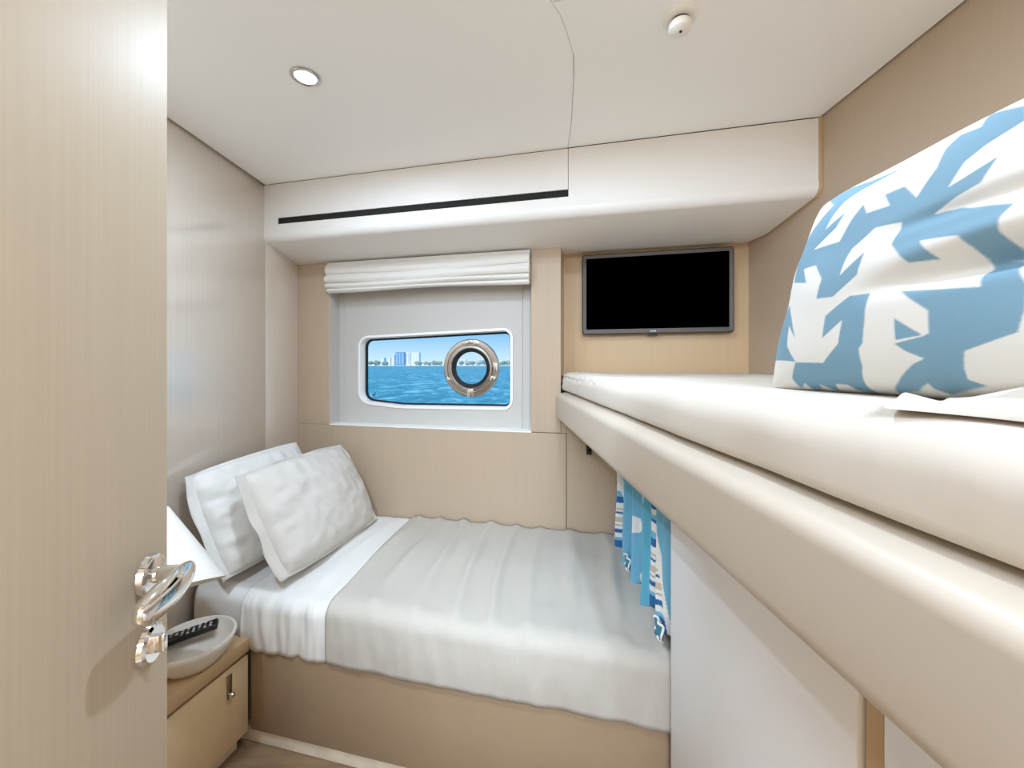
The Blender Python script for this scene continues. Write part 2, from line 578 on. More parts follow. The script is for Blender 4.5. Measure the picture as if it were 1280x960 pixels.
# opening port mounted on the glass
PC = hp(.938, PT - .045, 1.2337)
port = tag(empty('porthole', hp(.938, PT - .045, 1.2337 - .147)), 'round polished steel opening porthole set in the hull window', 'porthole')
lathe('outer_flange', [(.104, .0), (.147, .0), (.1475, .012), (.144, .016), (.128, .017), (.124, .012), (.119, .012), (.116, .016), (.104, .016)], PC, HN3, M['steel'], port, 64)
lathe('sash_ring', [(.101, .0), (.1165, .0), (.1165, .022), (.113, .027), (.106, .028), (.101, .024)], PC, HN3, M['steel'], port, 64)
lathe('rubber_ring', [(.082, .004), (.1025, .002), (.1025, .022), (.098, .023), (.082, .010)], PC, HN3, M['gasket'], port, 64)
lathe('port_glass', [(.083, .004), (.083, .008)], PC, HN3, M['glass'], port, 48, True, True)
def port_piece(name, ang, r, w, h, d, tz):
    a = math.radians(ang)
    rad = HE3 * math.cos(a) + UP * math.sin(a)
    tan = -HE3 * math.sin(a) + UP * math.cos(a)
    c = Vector(PC) + rad * r + HN3 * tz
    return obox(name, c, tan, rad, tan.cross(rad), w, h, d, M['chrome'], port, .003)
port_piece('latch', 97, .131, .060, .018, .022, .018)
port_piece('latch_knob', 78, .131, .018, .022, .03, .02)
port_piece('latch', 2, .131, .050, .018, .026, .018)
port_piece('latch_knob', -24, .129, .024, .024, .03, .02)
port_piece('latch', 205, .133, .020, .014, .022, .016)
port_piece('hinge', -90, .125, .028, .040, .034, .016)

# ------------------------------------------------------------------ roman blind
bl = tag(empty('roman_blind', hp(.74, .02, 1.62)), 'off-white fabric roman blind gathered up above the sea window', 'blind')
def blind_tier(z0, z1, tb, tt, s0, s1, seed, name='fold'):
    nu, nv = 60, 9
    v = []
    for j in range(nv):
        q = j / (nv - 1)
        for i in range(nu):
            p = i / (nu - 1)
            s = s0 + (s1 - s0) * p
            bulge = math.sin(math.pi * min(1, q * 1.15)) * .015
            w = noise.noise((s * 4, q * 1.5 + seed, seed * 3.1)) * .004
            dz = .004 * math.sin(p * 7 + seed) * (1 - q)
            v.append(hp(s, tb + (tt - tb) * q + bulge + w * (1 - q * .6), z0 + (z1 - z0) * q + dz))
    n0 = len(v)
    v += [hp(s0 + (s1 - s0) * i / (nu - 1), -.012, z1 + .002) for i in range(nu)] + [hp(s0 + (s1 - s0) * i / (nu - 1), -.012, z0 + .012) for i in range(nu)]
    f = grid_faces(nu, nv)
    f += [[(nv - 1) * nu + i, (nv - 1) * nu + i + 1, n0 + i + 1, n0 + i] for i in range(nu - 1)]
    f += [[n0 + i, n0 + i + 1, n0 + nu + i + 1, n0 + nu + i] for i in range(nu - 1)]
    f += [[i + 1, i, n0 + nu + i, n0 + nu + i + 1] for i in range(nu - 1)]
    f += [[j * nu for j in range(nv)] + [n0, n0 + nu], [j * nu + nu - 1 for j in range(nv)][::-1] + [n0 + 2 * nu - 1, n0 + nu - 1]]
    return make(name, v, f, M['blind'], bl, sharp=50)
blind_tier(1.712, 1.777, .034, .022, R0 + .004, R1 - .003, 1)
blind_tier(1.668, 1.716, .038, .030, R0 + .004, R1 - .003, 2)
blind_tier(1.642, 1.674, .034, .030, R0 + .006, R1 - .003, 3)
blind_tier(1.622, 1.648, .026, .026, R0 + .012, R1 - .004, 4)

# ------------------------------------------------------------------ television
tv = tag(empty('television', hp(1.83, TVT + .02, 1.39)), 'flat black television with grey bezel on the wall above the bunk', 'television')
T0, T1, TZ0, TZ1 = 1.496, 2.151, 1.392, 1.769
hbox('back_cover', T0 + .01, T1 - .01, TVT + .003, TVT + .025, TZ0 + .01, TZ1 - .01, M['black'], tv, .004)
BW = .0195
def frame_bar(poly_sz):
    v = [hp(p[0], TVT + .045, p[1]) for p in poly_sz] + [hp(p[0], TVT + .02, p[1]) for p in poly_sz]
    return v
fo = outline([(T0, TZ0), (T1, TZ0), (T1, TZ1), (T0, TZ1)], [.012] * 4, 5)
fi = outline([(T0 + BW, TZ0 + BW + .004), (T1 - BW, TZ0 + BW + .004), (T1 - BW, TZ1 - BW), (T0 + BW, TZ1 - BW)], [.004] * 4, 5)
fm = outline([(T0 + .005, TZ0 + .005), (T1 - .005, TZ0 + .005), (T1 - .005, TZ1 - .005), (T0 + .005, TZ1 - .005)], [.010] * 4, 5)
n_ = len(fo)
rings = [(fo, .018), (fo, .040), (fm, .045), (fi, .043), (fi, .030)]
v = [hp(p[0], TVT + t, p[1]) for (o_, t) in rings for p in o_]
f = [[j * n_ + i, j * n_ + (i + 1) % n_, (j + 1) * n_ + (i + 1) % n_, (j + 1) * n_ + i] for j in range(4) for i in range(n_)]
make('bezel', v, f, M['tvframe'], tv)
hbox('screen', T0 + BW - .003, T1 - BW + .003, TVT + .03, TVT + .038, TZ0 + BW, TZ1 - BW + .003, M['screen'], tv)
hbox('receiver', 1.795, 1.835, TVT + .02, TVT + .042, TZ0 - .007, TZ0 + .001, M['black'], tv, .002)
for kx in range(3):
    hbox('logo_mark', 1.803 + kx * .0085, 1.8095 + kx * .0085, TVT + .0445, TVT + .0458, TZ0 + .009, TZ0 + .015, M['button'], tv)

# ------------------------------------------------------------------ lower bed
BX0, BX1 = -1.158, 1.03
BT = .69            # bed depth measured out from the hull wall
bed = tag(empty('lower_bed', (0, 1.5, FZ)), 'low single bed with tan box base along the window wall', 'bed')
def bedpoly(x0, x1, t0, t1):
    return [(x0, hy(x0, t1)), (x1, hy(x1, t1)), (x1, hy(x1, t0)), (x0, hy(x0, t0))]
BXR = 1.035
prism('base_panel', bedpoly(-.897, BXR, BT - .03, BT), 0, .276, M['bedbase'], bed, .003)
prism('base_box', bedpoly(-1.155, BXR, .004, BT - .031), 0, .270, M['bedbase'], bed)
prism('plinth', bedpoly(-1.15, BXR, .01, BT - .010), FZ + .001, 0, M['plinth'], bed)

def bed_cloth(name, x0f, x1f, zt, side_drop, tfront, th, m, parent, wr, seed, nx=120, rfront=.05, tback=.006, crown=.03):
    """cloth over the mattress: x range may depend on t; wraps down over the front"""
    prof = []
    nb = 34
    tf = tfront
    for i in range(nb):                    # top
        t = tback + (tf - rfront - tback) * i / (nb - 1)
        prof.append((t, zt + crown * (1 - smooth(.3, 1.0, t / tf)), 1))
    for i in range(1, 8):
        a = math.pi / 2 * i / 7
        prof.append((tf - rfront + rfront * math.sin(a), zt - rfront + rfront * math.cos(a), 1 - .5 * i / 7))
    z1 = zt - rfront
    for i in range(1, 10):
        prof.append((tf + .004 * math.sin(i / 9 * 3.1), z1 + (side_drop - z1) * i / 9, .5))
    v = []
    nv = len(prof)
    for j, (t, z, w) in enumerate(prof):
        for i in range(nx):
            p = i / (nx - 1)
            tt = min(t, tf)
            x = x0f(tt) + (x1f(tt) - x0f(tt)) * p
            d, dside = wr(x, t, j, z)
            edge = min(1, min(p, 1 - p) * nx / 3) * .6 + .4
            if w == 1: zz = z + d * edge; t2 = t
            else:
                zz = z + d * .5 * (w if j < nb + 7 else .0); t2 = t + dside
                if j >= nb + 7: zz += d * .25
            v.append((x, hy(x, t2), zz))
    f = grid_faces(nx, nv)
    o = make(name, v, f, m, parent, sharp=80)
    md = o.modifiers.new('thickness', 'SOLIDIFY'); md.thickness = th; md.offset = -1
    return o
N = noise.noise
def wr_mat(x, t, j, z):
    return .003 * N((x * 9, t * 9, 1)), .004 * N((x * 8, z * 8, 4)) - .012
def wr_sheet(x, t, j, z):
    return .007 * N((x * 16 + t * 5, t * 5, 2)) + .003 * N((x * 40, t * 14, 7)), .013 * N((x * 19, z * 4, 9)) + .005 * N((x * 50, z * 9, 31)) + .004
def wr_blk(x, t, j, z):
    q = x + .16 * t + .03 * N((x * 3, t * 3, 5))
    a = .021 * (.5 + .5 * math.sin(q * 2 * math.pi / .125 + 2.2 * N((x * 2.4, t * 1.6, 3)))) ** 3 * (.55 + .6 * N((x * 3.1, t * 4.1, 8)))
    return a + .006 * N((x * 7, t * 5, 12)) + .0018 * N((x * 30, t * 22, 15)), .005 * N((x * 11, z * 4, 19)) + .003 * N((x * 28, z * 9, 23))
MZ = .452
mattress = tag(empty('mattress', (0, 1.5, .272)), 'white mattress with fitted sheet on the lower bed', 'mattress')
prism('core', bedpoly(-1.15, BXR - .01, .012, BT - .03), .271, MZ - .006, M['sheet'], mattress, .03, 4)
bed_cloth('fitted_sheet', lambda t: -1.151, lambda t: -.55, MZ, .276, BT - .006, .003, M['sheet'], mattress, wr_mat, 1, 70)
sh = bed_cloth('top_sheet', lambda t: -.84 - .09 * t / BT, lambda t: -.44 - .10 * t / BT, MZ + .007, .279, BT + .004, .004, M['sheet'], None, wr_sheet, 2, 80)
tag(sh, 'white top sheet folded back below the pillows', 'sheet')
bk = bed_cloth('bed_cover', lambda t: -.485 - .115 * t / BT, lambda t: BXR - .004, MZ + .020, .281, BT + .014, .004, M['linen'], None, wr_blk, 3, 220)
tag(bk, 'pale grey linen cover spread over the lower bed', 'blanket')

# ------------------------------------------------------------------ pillows
def cushion_vf(W, H, T, n=48, pinch=.06, pw=.42, wr=None, corner=0.0):
    """two-sided cushion, local x width, y height, z thickness; returns verts, faces, and (a,b,side)"""
    v = []; uv = []
    idx = {}
    f = []
    for side in (1, -1):
        for j in range(n + 1):
            for i in range(n + 1):
                a = -1 + 2 * i / n; b = -1 + 2 * j / n
                border = i in (0, n) or j in (0, n)
                if border and side == -1:
                    idx[(side, i, j)] = idx[(1, i, j)]; continue
                # concave sides, full corners
                x = W / 2 * a * (1 - pinch * (1 - b * b) * abs(a) ** 3)
                y = H / 2 * b * (1 - pinch * (1 - a * a) * abs(b) ** 3)
                x *= 1 - corner * (a * b) ** 4; y *= 1 - corner * (a * b) ** 4
                h = T / 2 * ((1 - a * a) * (1 - b * b)) ** pw
                if wr: h += wr(a, b, side) * min(1, h / (T * .15))
                idx[(side, i, j)] = len(v)
                v.append((x, y, side * h)); uv.append((a, b, side))
        for j in range(n):
            for i in range(n):
                q = [idx[(side, i, j)], idx[(side, i + 1, j)], idx[(side, i + 1, j + 1)], idx[(side, i, j + 1)]]
                f.append(q if side == 1 else q[::-1])
    return v, f, uv

def place(c, wdir, hdir):
    w = Vector(wdir).normalized()
    h = Vector(hdir); h = (h - w * h.dot(w)).normalized()
    mt = Matrix((w, h, w.cross(h))).transposed().to_4x4()
    mt.translation = Vector(c)
    return mt

def flange_vf(W, H, w, pinch, n=60, seed=0, corner=0.0, small=.25):
    """flat wavy border around the seam"""
    v = []; f = []
    per = []
    for k in range(4 * n):
        s, q = divmod(k, n)
        r = -1 + 2 * q / n
        a, b = [(r, -1), (1, r), (-r, 1), (-1, -r)][s]
        x = W / 2 * a * (1 - pinch * (1 - b * b) * abs(a) ** 3)
        y = H / 2 * b * (1 - pinch * (1 - a * a) * abs(b) ** 3)
        nx_, ny_ = [(0, -1), (1, 0), (0, 1), (-1, 0)][s]
        x *= 1 - corner * (a * b) ** 4; y *= 1 - corner * (a * b) ** 4
        if q == 0:
            nx_, ny_ = [(-1, -1), (1, -1), (1, 1), (-1, 1)][s]
        per.append((x, y, nx_, ny_, k))
    m_ = len(per)
    for ring, dd, zz in ((0, -.006, .003), (1, w * .5, .0025), (2, w, .0015), (3, w, -.0015), (4, w * .5, -.0025), (5, -.006, -.003)):
        for (x, y, a, b, k) in per:
            z = zz + (.003 * math.sin(k * .23 + seed) + .014 * N((x * 9, y * 9, seed))) * max(0, dd / w)
            da = dd if (a < 0 or dd < 0) else dd * small      # the wide border is at the open end only
            db = dd if dd < 0 else dd * small
            v.append((x + a * da, y + b * db, z))
    for j in range(5):
        for i in range(m_):
            f.append([j * m_ + i, j * m_ + (i + 1) % m_, (j + 1) * m_ + (i + 1) % m_, (j + 1) * m_ + i])
    return v, f

def bed_pillow(name, c, wdir, hdir, W, H, T, m, label, seed, fl=.03, amp=.006):
    root = tag(empty(name, Vector(c) - Vector((0, 0, H / 2))), label, 'pillow', 'pillows on the lower bed')
    def wr(a, b, s):
        return amp * N((a * 2.2 + seed, b * 3.5, s * 2)) + amp * .6 * N((a * 7 + seed, b * 6 + 3, s)) + amp * .5 * math.sin(9 * (a * .6 + b) + 4 * N((a * 2, b * 2, seed)))* (abs(a * b))
    v, f, _ = cushion_vf(W, H, T, 64, -.015, .40, wr, .035)
    mt = place(c, wdir, hdir)
    make('pillow_body', xform(v, mt), f, m, root, sharp=80)
    v, f = flange_vf(W, H, fl, -.015, 60, seed, .035)
    make('flange', xform(v, mt), f, m, root, sharp=80)
    return root
# back pillow against the wall, front pillow leaning on it
bed_pillow('pillow', (-1.018, 1.665, .688), (.10, .49, .02), (-.15, .03, .37), .52, .385, .15, M['sheet'], 'white cotton pillow leaning against the wall, behind the linen one', 3, .030, .009)
bed_pillow('pillow', (-.824, 1.70, .675), (.125, .53, .0), (-.19, .04, .345), .555, .40, .17, M['linenpillow'], 'oat linen pillow with flat flange, in front of the white one', 8, .036, .007)

# ------------------------------------------------------------------ nightstand
NF = Vector((.2275, .9738))     # direction of its front, towards the bed
nA = Vector((-.899, 1.368))
def nst(d, back):                # d metres from the bed towards the camera, back from the front edge
    p = nA - NF * d + Vector((-NF.y, NF.x)) * back
    return (p.x, p.y)
ns = tag(empty('nightstand', (-1.03, 1.1, FZ)), 'tan nightstand cupboard beside the head of the lower bed', 'nightstand')
def nprism(name, d0, d1, b0, b1, z0, z1, m, parent, bev=.002):
    a, b = nst(d0, b0), nst(d1, b0)
    if b1 is None:
        # runs back to the left wall, and along the bed front
        c1 = nst(d1, .3); c1 = (xl(c1[1]) + .004, c1[1])
        c0 = (xl(1.43) + .004, hy(xl(1.43) + .004, BT) - .004 - d0)
        poly = [a, b, c1, c0]
    else:
        poly = [a, b, nst(d1, b1), nst(d0, b1)]
    return prism(name, poly[::-1], z0, z1, m, parent, bev)
nprism('top_slab', .004, .62, -.006, None, .276, .322, M['oak'], ns, .004)
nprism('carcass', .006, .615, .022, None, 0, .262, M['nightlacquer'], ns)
nprism('shadow_gap', .008, .612, .03, None, .262, .276, M['gapbrown'], ns, 0)
nprism('plinth', .02, .60, .03, None, FZ + .001, 0, M['plinth'], ns, 0)
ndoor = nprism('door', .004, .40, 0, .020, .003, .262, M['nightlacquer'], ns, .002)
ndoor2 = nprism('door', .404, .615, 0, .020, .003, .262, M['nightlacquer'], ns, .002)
lk = nst(.075, -.001)
outw = Vector((NF.y, -NF.x, 0)); alongv = Vector((NF.x, NF.y, 0))
obox('latch_plate', (lk[0], lk[1], .208), alongv, UP, outw, .018, .075, .004, M['nickel'], ndoor, .0008)
lathe('latch_knob', [(.0, .016), (.006, .0155), (.0085, .012), (.0085, .008), (.005, .004), (.005, 0)], Vector((lk[0], lk[1], .183)) + outw * .002, outw, M['chrome'], ndoor, 20)

# round dish with the remote in it
dish = lathe('dish', [(0, .0), (.062, .0), (.072, .004), (.098, .034), (.111, .062), (.1145, .072), (.1125, .077), (.106, .077), (.101, .068), (.088, .052), (.06, .044), (0, .042)], (-.995, 1.247, .3225), (0, 0, 1), M['stone'], None, 48, sharp=60)
tag(dish, 'round pale stone dish on the nightstand holding the remote', 'dish')
ra = Vector((-1.088, 1.236, .3885)); rb = Vector((-.978, 1.300, .4025))
rd = (rb - ra).normalized()
rroot = tag(empty('remote_control', ra), 'slim black remote control lying in the stone dish', 'remote')
rc = (ra + rb) / 2
rs = rd.cross(UP).normalized(); ru = rs.cross(rd).normalized()
obox('case', rc, rd, rs, ru, .165, .042, .018, M['black'], rroot, .005, 3)
for i in range(10):
    for j in range(3):
        c = rc + rd * (-.066 + i * .0145) + rs * ((j - 1) * .0125) + ru * .0095
        if i in (2, 3) and j == 2: continue
        obox('button', c, rd, rs, ru, .0072, .0075, .003, M['button'] if (i + j) % 3 else M['nickel'], rroot, .001, 1)

# wall lamp with a wide white cone shade
LC = Vector((-.974, 1.078, .630))
LA = Vector((-.25, .35, .9)).normalized()
lamp = tag(empty('wall_lamp', LC - LA * .02), 'white cone-shaped lampshade beside the pillows, partly behind the door', 'lamp')
lathe('lamp_shade', [(.024, .227), (.030, .225), (.165, .004), (.167, 0), (.163, 0), (.026, .221)], LC, LA, M['shade'], lamp, 64)
lathe('shade_cap', [(0, .239), (.02, .237), (.027, .227), (.027, .215)], LC, LA, M['chrome'], lamp, 24)
lathe('bulb', [(0, .05), (.022, .056), (.03, .078), (.024, .11), (.014, .14), (.014, .225)], LC, LA, M['shade'], lamp, 20)
LT = LC + LA * .235
LW = Vector((xl(LT.y) + .012, LT.y, LT.z + .03))
tube('arm', [LT, LT + LA * .03, (LT + LW) / 2 + Vector((0, 0, .025)), LW], .007, M['chrome'], lamp)
lathe('wall_plate', [(0, .02), (.03, .019), (.036, .012), (.036, 0)], (xl(LT.y) + .001, LT.y, LW.z), (1, 0, 0), M['chrome'], lamp, 28)

# ------------------------------------------------------------------ door with lever handle
DD = Vector((.25, -.968, 0)).normalized()     # from the free edge to the hinge
DN = Vector((.968, .25, 0)).normalized()      # face towards the room
dE = Vector((-.463, .538, 0))
door = tag(empty('door_1', dE + DD * .31 + Vector((0, 0, FZ + .01))), 'open cabin door in pale vertical-grain laminate with chrome lever', 'door', kind='structure')
DL = .62
pts = [dE, dE + DD * DL, dE + DD * DL - DN * .04, dE - DN * .04]
prism('leaf', [(p.x, p.y) for p in pts], FZ + .01, 1.925, M['door'], door, .002)
rp_ = dE + DD * .041 + Vector((0, 0, .988))
lathe('rosette', [(0, .0085), (.020, .0085), (.0245, .006), (.026, 0)], rp_, DN, M['chrome'], door, 40)
lever = tube('lever_neck', [rp_ + DN * .004, rp_ + DN * .02, rp_ + DN * .036, rp_ + DN * .044 + DD * .003], [.0105, .0095, .0085, .009], M['chrome'], door, 16)
gp0 = rp_ + DN * .040
pts = []; rad = []
for i in range(17):
    q = i / 16
    p = gp0 + DD * (-.014 + .102 * q) + DN * (.004 * math.sin(q * 3.1) - .007 * q * q) + Vector((0, 0, -.010 * q ** 2))
    pts.append(p)
    rad.append(.0195 * max(.05, math.sin(math.pi * (.05 + .81 * q))) ** .55 * (.3 if i in (0, 16) else 1))
tube('lever_grip', pts, rad, M['chrome'], door, 20, flat=(.62, 1.0))
rq = dE + DD * .041 + Vector((0, 0, .902))
ro = lathe('lock_rosette', [(0, .0075), (.020, .0075), (.0235, .005), (.025, 0)], rq, DN, M['chrome'], door, 40)
obox('thumb_turn', rq + DN * .012, DD, UP, DN, .009, .022, .014, M['chrome'], ro, .003)

# ------------------------------------------------------------------ upper bunk
def rx(y): return .197 + .033 * (1.825 - y)        # outer face of the rail
BY0 = -.07
bunk = tag(empty('upper_bunk', (.6, .9, 1.0)), 'upper bunk with rounded taupe leather side rail', 'bunk bed')
def rail(name, prof, ys, m, parent, endround=0):
    """prof: (dx from outer face, z); swept along y"""
    v = []; n = len(prof)
    cz = sum(p[1] for p in prof) / n
    cxm = max(p[0] for p in prof)
    for (yy, k) in ys:
        for (dx, z) in prof:
            ddx = cxm + (dx - cxm) * k if k < 1 else dx
            zz = cz + (z - cz) * (.75 + .25 * k)
            v.append((rx(yy) + ddx, yy, zz))
    f = [list(range(n)), [(len(ys) - 1) * n + i for i in range(n)][::-1]]
    for j in range(len(ys) - 1):
        for i in range(n):
            f.append([j * n + i, j * n + (i + 1) % n, (j + 1) * n + (i + 1) % n, (j + 1) * n + i])
    return make(name, v, f, m, parent, sharp=50)
YE = hy(.19) - .003
rprof = [(.05, 1.004)] + [(p[0], p[1]) for p in arc(.022, 1.026, .022, -90, -180, 6)] + [(0.0, 1.06)] + [(p[0], p[1]) for p in arc(.020, 1.102, .020, 180, 96, 9)] + [(.05, 1.130)]
yl = [(BY0, 1)] + [(BY0 + (YE - .03 - BY0) * i / 30, 1) for i in range(1, 31)] + [(YE - .03 + .03 * math.sin(math.radians(a)), .35 + .65 * math.cos(math.radians(a))) for a in (25, 45, 60, 75, 90)]
rail('side_rail', rprof, yl, M['leather'], bunk)
XO = .05
prism('bunk_board', [(rx(BY0) + XO, BY0), (XR - .006, BY0), (XR - .006, hy(XR - .006) - .004), (rx(1.8) + XO, hy(rx(1.8) + XO) - .004)], 1.008, 1.126, M['leather'], bunk)
# bunk mattress
def bunk_mattress():
    x0 = lambda y: rx(y) + .030
    nu, nv = 90, 150
    y1 = hy(.235) - .006
    th0, th1 = 1.133, 1.215
    prof = [(0.02, th0)] + arc(.014, th0 + .014, .014, -90, -180, 4) + arc(.042, th1 - .042, .042, 180, 92, 9)
    npf = len(prof)
    xs_top = 46
    v = []
    ny = 170
    for j in range(ny):
        q = j / (ny - 1)
        for i in range(npf + xs_top):
            if i < npf:
                dx, z = prof[i]
                yy = BY0 + (1 - BY0) * 0
                p = 0
            else:
                p = (i - npf + 1) / xs_top
                dx, z = None, th1
            # far end follows the skewed wall
            xa = rx(1) + .03 + (dx if dx is not None else .042 + (XR - .006 - rx(1) - .072) * p)
            yend = hy(xa, TVT if xa > .262 else 0) - .008 if xa > .262 else hy(xa) - .006
            if xa > .262: yend = hy(xa, -.132)
            yy = BY0 + (yend - BY0) * q
            x = xa + (rx(yy) - rx(1)) * (1 - p)
            if i >= npf:
                z += .004 * N((x * 5, yy * 4, 3)) - .002
                # little gathers at the far end
                g = smooth(1.25, 1.8, yy) * (1 - smooth(.0, .25, p))
                z += .005 * g * math.sin(x * 120 + yy * 46 + 3 * N((x * 6, yy * 6, 1)))
            else:
                g = smooth(1.0, 1.75, yy)
                x += .004 * math.sin(yy * 75 + z * 60) * g * math.sin(math.pi * i / npf) + .003 * N((yy * 9, z * 12, 8))
            e = smooth(.975, 1, q)
            if z > 1.17: z -= .03 * e * e
            v.append((x, yy, z))
    n = npf + xs_top
    f = grid_faces(n, ny)
    n0 = len(v)
    # flat underside
    for j in range(ny):
        p_ = v[j * n + n - 1]
        v.append((p_[0], p_[1], th0))
    f += [[j * n + n - 1, n0 + j, n0 + j + 1, (j + 1) * n + n - 1] for j in range(ny - 1)]
    f += [[n0 + j, j * n, (j + 1) * n, n0 + j + 1] for j in range(ny - 1)]
    f += [[i for i in range(n)] + [n0], [(ny - 1) * n + i for i in range(n)][::-1] + [n0 + ny - 1]]
    return make('bunk_mattress', v, f, M['bunksheet'], None, sharp=70)
bmx = tag(bunk_mattress(), 'thin mattress in cream sheet on the upper bunk', 'mattress')

# fold of white sheet lying at the near edge of the upper bunk
def sheet_fold():
    nu, nv = 70, 26
    v = []
    for j in range(nv):
        q = j / (nv - 1)
        for i in range(nu):
            p = i / (nu - 1)
            y = .312 - .35 * p
            x = .290 + .022 * p + .010 * math.sin(p * 9) + q * (.13 + .02 * math.sin(p * 6))
            prof = math.sin(math.pi * min(1, q * 1.02)) ** .4 if 0 < q < .98 else 0
            hgt = (.004 + .017 * smooth(0, .2, p)) * prof
            hgt += .008 * prof * math.sin(p * 15 + q * 6 + 1) + .010 * N((p * 6, q * 5, 2)) * prof - .006 * prof * math.exp(-((q - .45 - .1 * p) / .1) ** 2)
            v.append((x, y + .07 * q * (1 - p), 1.2165 + max(0, hgt)))
    n0 = len(v)
    for j in range(nv):
        for i in range(nu):
            w = v[j * nu + i]
            v.append((w[0], w[1], 1.2160))
    f = grid_faces(nu, nv) + [c[::-1] for c in grid_faces(nu, nv, n0)]
    for i in range(nu - 1):
        f.append([i + 1, i, n0 + i, n0 + i + 1]); a = (nv - 1) * nu
        f.append([a + i, a + i + 1, n0 + a + i + 1, n0 + a + i])
    for j in range(nv - 1):
        f.append([j * nu, (j + 1) * nu, n0 + (j + 1) * nu, n0 + j * nu]); a = nu - 1
        f.append([(j + 1) * nu + a, j * nu + a, n0 + j * nu + a, n0 + (j + 1) * nu + a])
    return make('folded_sheet', v, f, M['bunksheet'], None, sharp=70)
tag(sheet_fold(), 'rumpled fold of cream sheet in front of the patterned cushion', 'sheet')

# patterned cushion; PRINT holds the motif outlines in the cushion's own coordinates (-1..1)
PRINT = [
    [(0.206, 0.732), (0.038, 0.898), (0.071, 0.739), (-0.011, 0.77), (-0.032, 0.669), (-0.012, 0.501), (-0.041, 0.306), (-0.13, 0.46), (-0.228, 0.469), (-0.165, 0.335), (-0.296, 0.364), (-0.348, 0.478), (-0.392, 0.378), (-0.437, 0.213), (-0.678, 0.27), (-0.508, 0.378), (-0.473, 0.497), (-0.618, 0.43), (-0.594, 0.55), (-0.543, 0.662), (-0.449, 0.705), (-0.327, 0.707), (-0.219, 0.708), (-0.452, 0.795), (-0.651, 0.917), (-0.848, 0.938), (-0.661, 0.713), (-0.766, 0.602), (-0.903, 0.497), (-0.897, 0.321), (-0.902, 0.371), (-0.872, 0.192), (-0.817, 0.011), (-0.62, -0.077), (-0.712, 0.098), (-0.582, 0.073), (-0.473, -0.099), (-0.483, -0.268), (-0.361, -0.288), (-0.224, -0.165), (-0.217, 0.003), (-0.337, -0.127), (-0.329, -0.001), (-0.311, 0.078), (-0.204, 0.188), (-0.078, 0.155), (-0.08, -0.011), (0.02, -0.18), (0.124, -0.193), (0.05, -0.052), (0.2, -0.103), (0.228, -0.17), (0.237, -0.218), (0.277, -0.233), (0.322, -0.256), (0.33, -0.212), (0.315, -0.139), (0.316, 0.025), (0.224, 0.083), (0.127, 0.14), (0.037, 0.146), (0.109, 0.202), (0.188, 0.243), (0.212, 0.382), (0.17, 0.352), (0.127, 0.321), (0.079, 0.29), (0.089, 0.368), (0.099, 0.447), (0.149, 0.518), (0.2, 0.552), (0.247, 0.583)],
    [(-0.02, -0.342), (0.067, -0.364), (0.144, -0.383), (0.21, -0.395), (0.267, -0.406), (0.236, -0.22), (0.277, -0.233), (0.321, -0.25), (0.381, -0.422), (0.384, -0.536), (0.364, -0.661), (0.326, -0.684), (0.273, -0.716), (0.214, -0.752), (0.198, -0.859), (0.196, -0.911), (0.24, -0.939), (0.147, -0.974), (0.084, -0.993), (0.048, -0.971), (0.048, -0.939), (-0.029, -0.986), (-0.131, -1.0), (-0.15, -1.0), (-0.073, -0.939), (0.031, -0.825), (0.077, -0.793), (0.011, -0.743), (-0.03, -0.692), (0.083, -0.657), (0.109, -0.641), (0.109, -0.505)],
    [(-0.023, -0.527), (0.084, -0.649), (-0.023, -0.67)],
    [(-0.159, -0.317), (-0.259, -0.311), (-0.403, -0.43), (-0.419, -0.608), (-0.288, -0.485), (-0.314, -0.664), (-0.431, -0.806), (-0.652, -0.784), (-0.724, -0.923), (-0.707, -0.994), (-0.64, -0.959), (-0.633, -0.997), (-0.558, -0.996), (-0.534, -0.966), (-0.489, -0.997), (-0.457, -1.0), (-0.423, -0.965), (-0.353, -0.967), (-0.337, -0.997), (-0.259, -1.0), (-0.201, -0.837), (-0.201, -0.715), (-0.176, -0.672), (-0.163, -0.521)],
    [(-0.803, -0.217), (-0.724, -0.363), (-0.646, -0.572), (-0.739, -0.433), (-0.736, -0.624), (-0.651, -0.78), (-0.941, -0.726), (-0.915, -0.485), (-0.885, -0.248)]]
def inside(px, py, poly):
    c = False
    j = len(poly) - 1
    for i in range(len(poly)):
        xi, yi = poly[i]; xj, yj = poly[j]
        if (yi > py) != (yj > py) and px < (xj - xi) * (py - yi) / (yj - yi) + xi: c = not c
        j = i
    return c
CW, CH, CT = .50, .315, .15
CUSH = place((.482, .412, 1.360), (.03, -1, .0), (.08, 0, .285))
def cush_wr(a, b, s):
    # pulled creases running in from the near side at mid height
    d = b + .28 - .10 * a
    g = smooth(-.35, .35, a)
    return -.019 * g * math.exp(-(d / .07) ** 2) + .011 * g * math.exp(-((d - .16) / .09) ** 2) - .011 * g * math.exp(-((d - .40) / .06) ** 2) + .004 * N((a * 2, b * 2.5, s)) 
cv, cf, cuv = cushion_vf(CW, CH, CT, 330, .05, .42, cush_wr)
BLUE = lin('#7498ac'); WHT = lin('#dcd9d3')
boxes = [(min(p[0] for p in q), max(p[0] for p in q), min(p[1] for p in q), max(p[1] for p in q)) for q in PRINT]
def printed(a, b):
    hit = False
    for q, bb in zip(PRINT, boxes):
        if bb[0] <= a <= bb[1] and bb[2] <= b <= bb[3] and inside(a, b, q): hit = not hit
    return hit
ccol = []
CN = 330
first = {}
for (a, b, s_) in cuv:
    if s_ == 1: first[(round((a + 1) * CN / 2), round((b + 1) * CN / 2))] = printed(a, b)
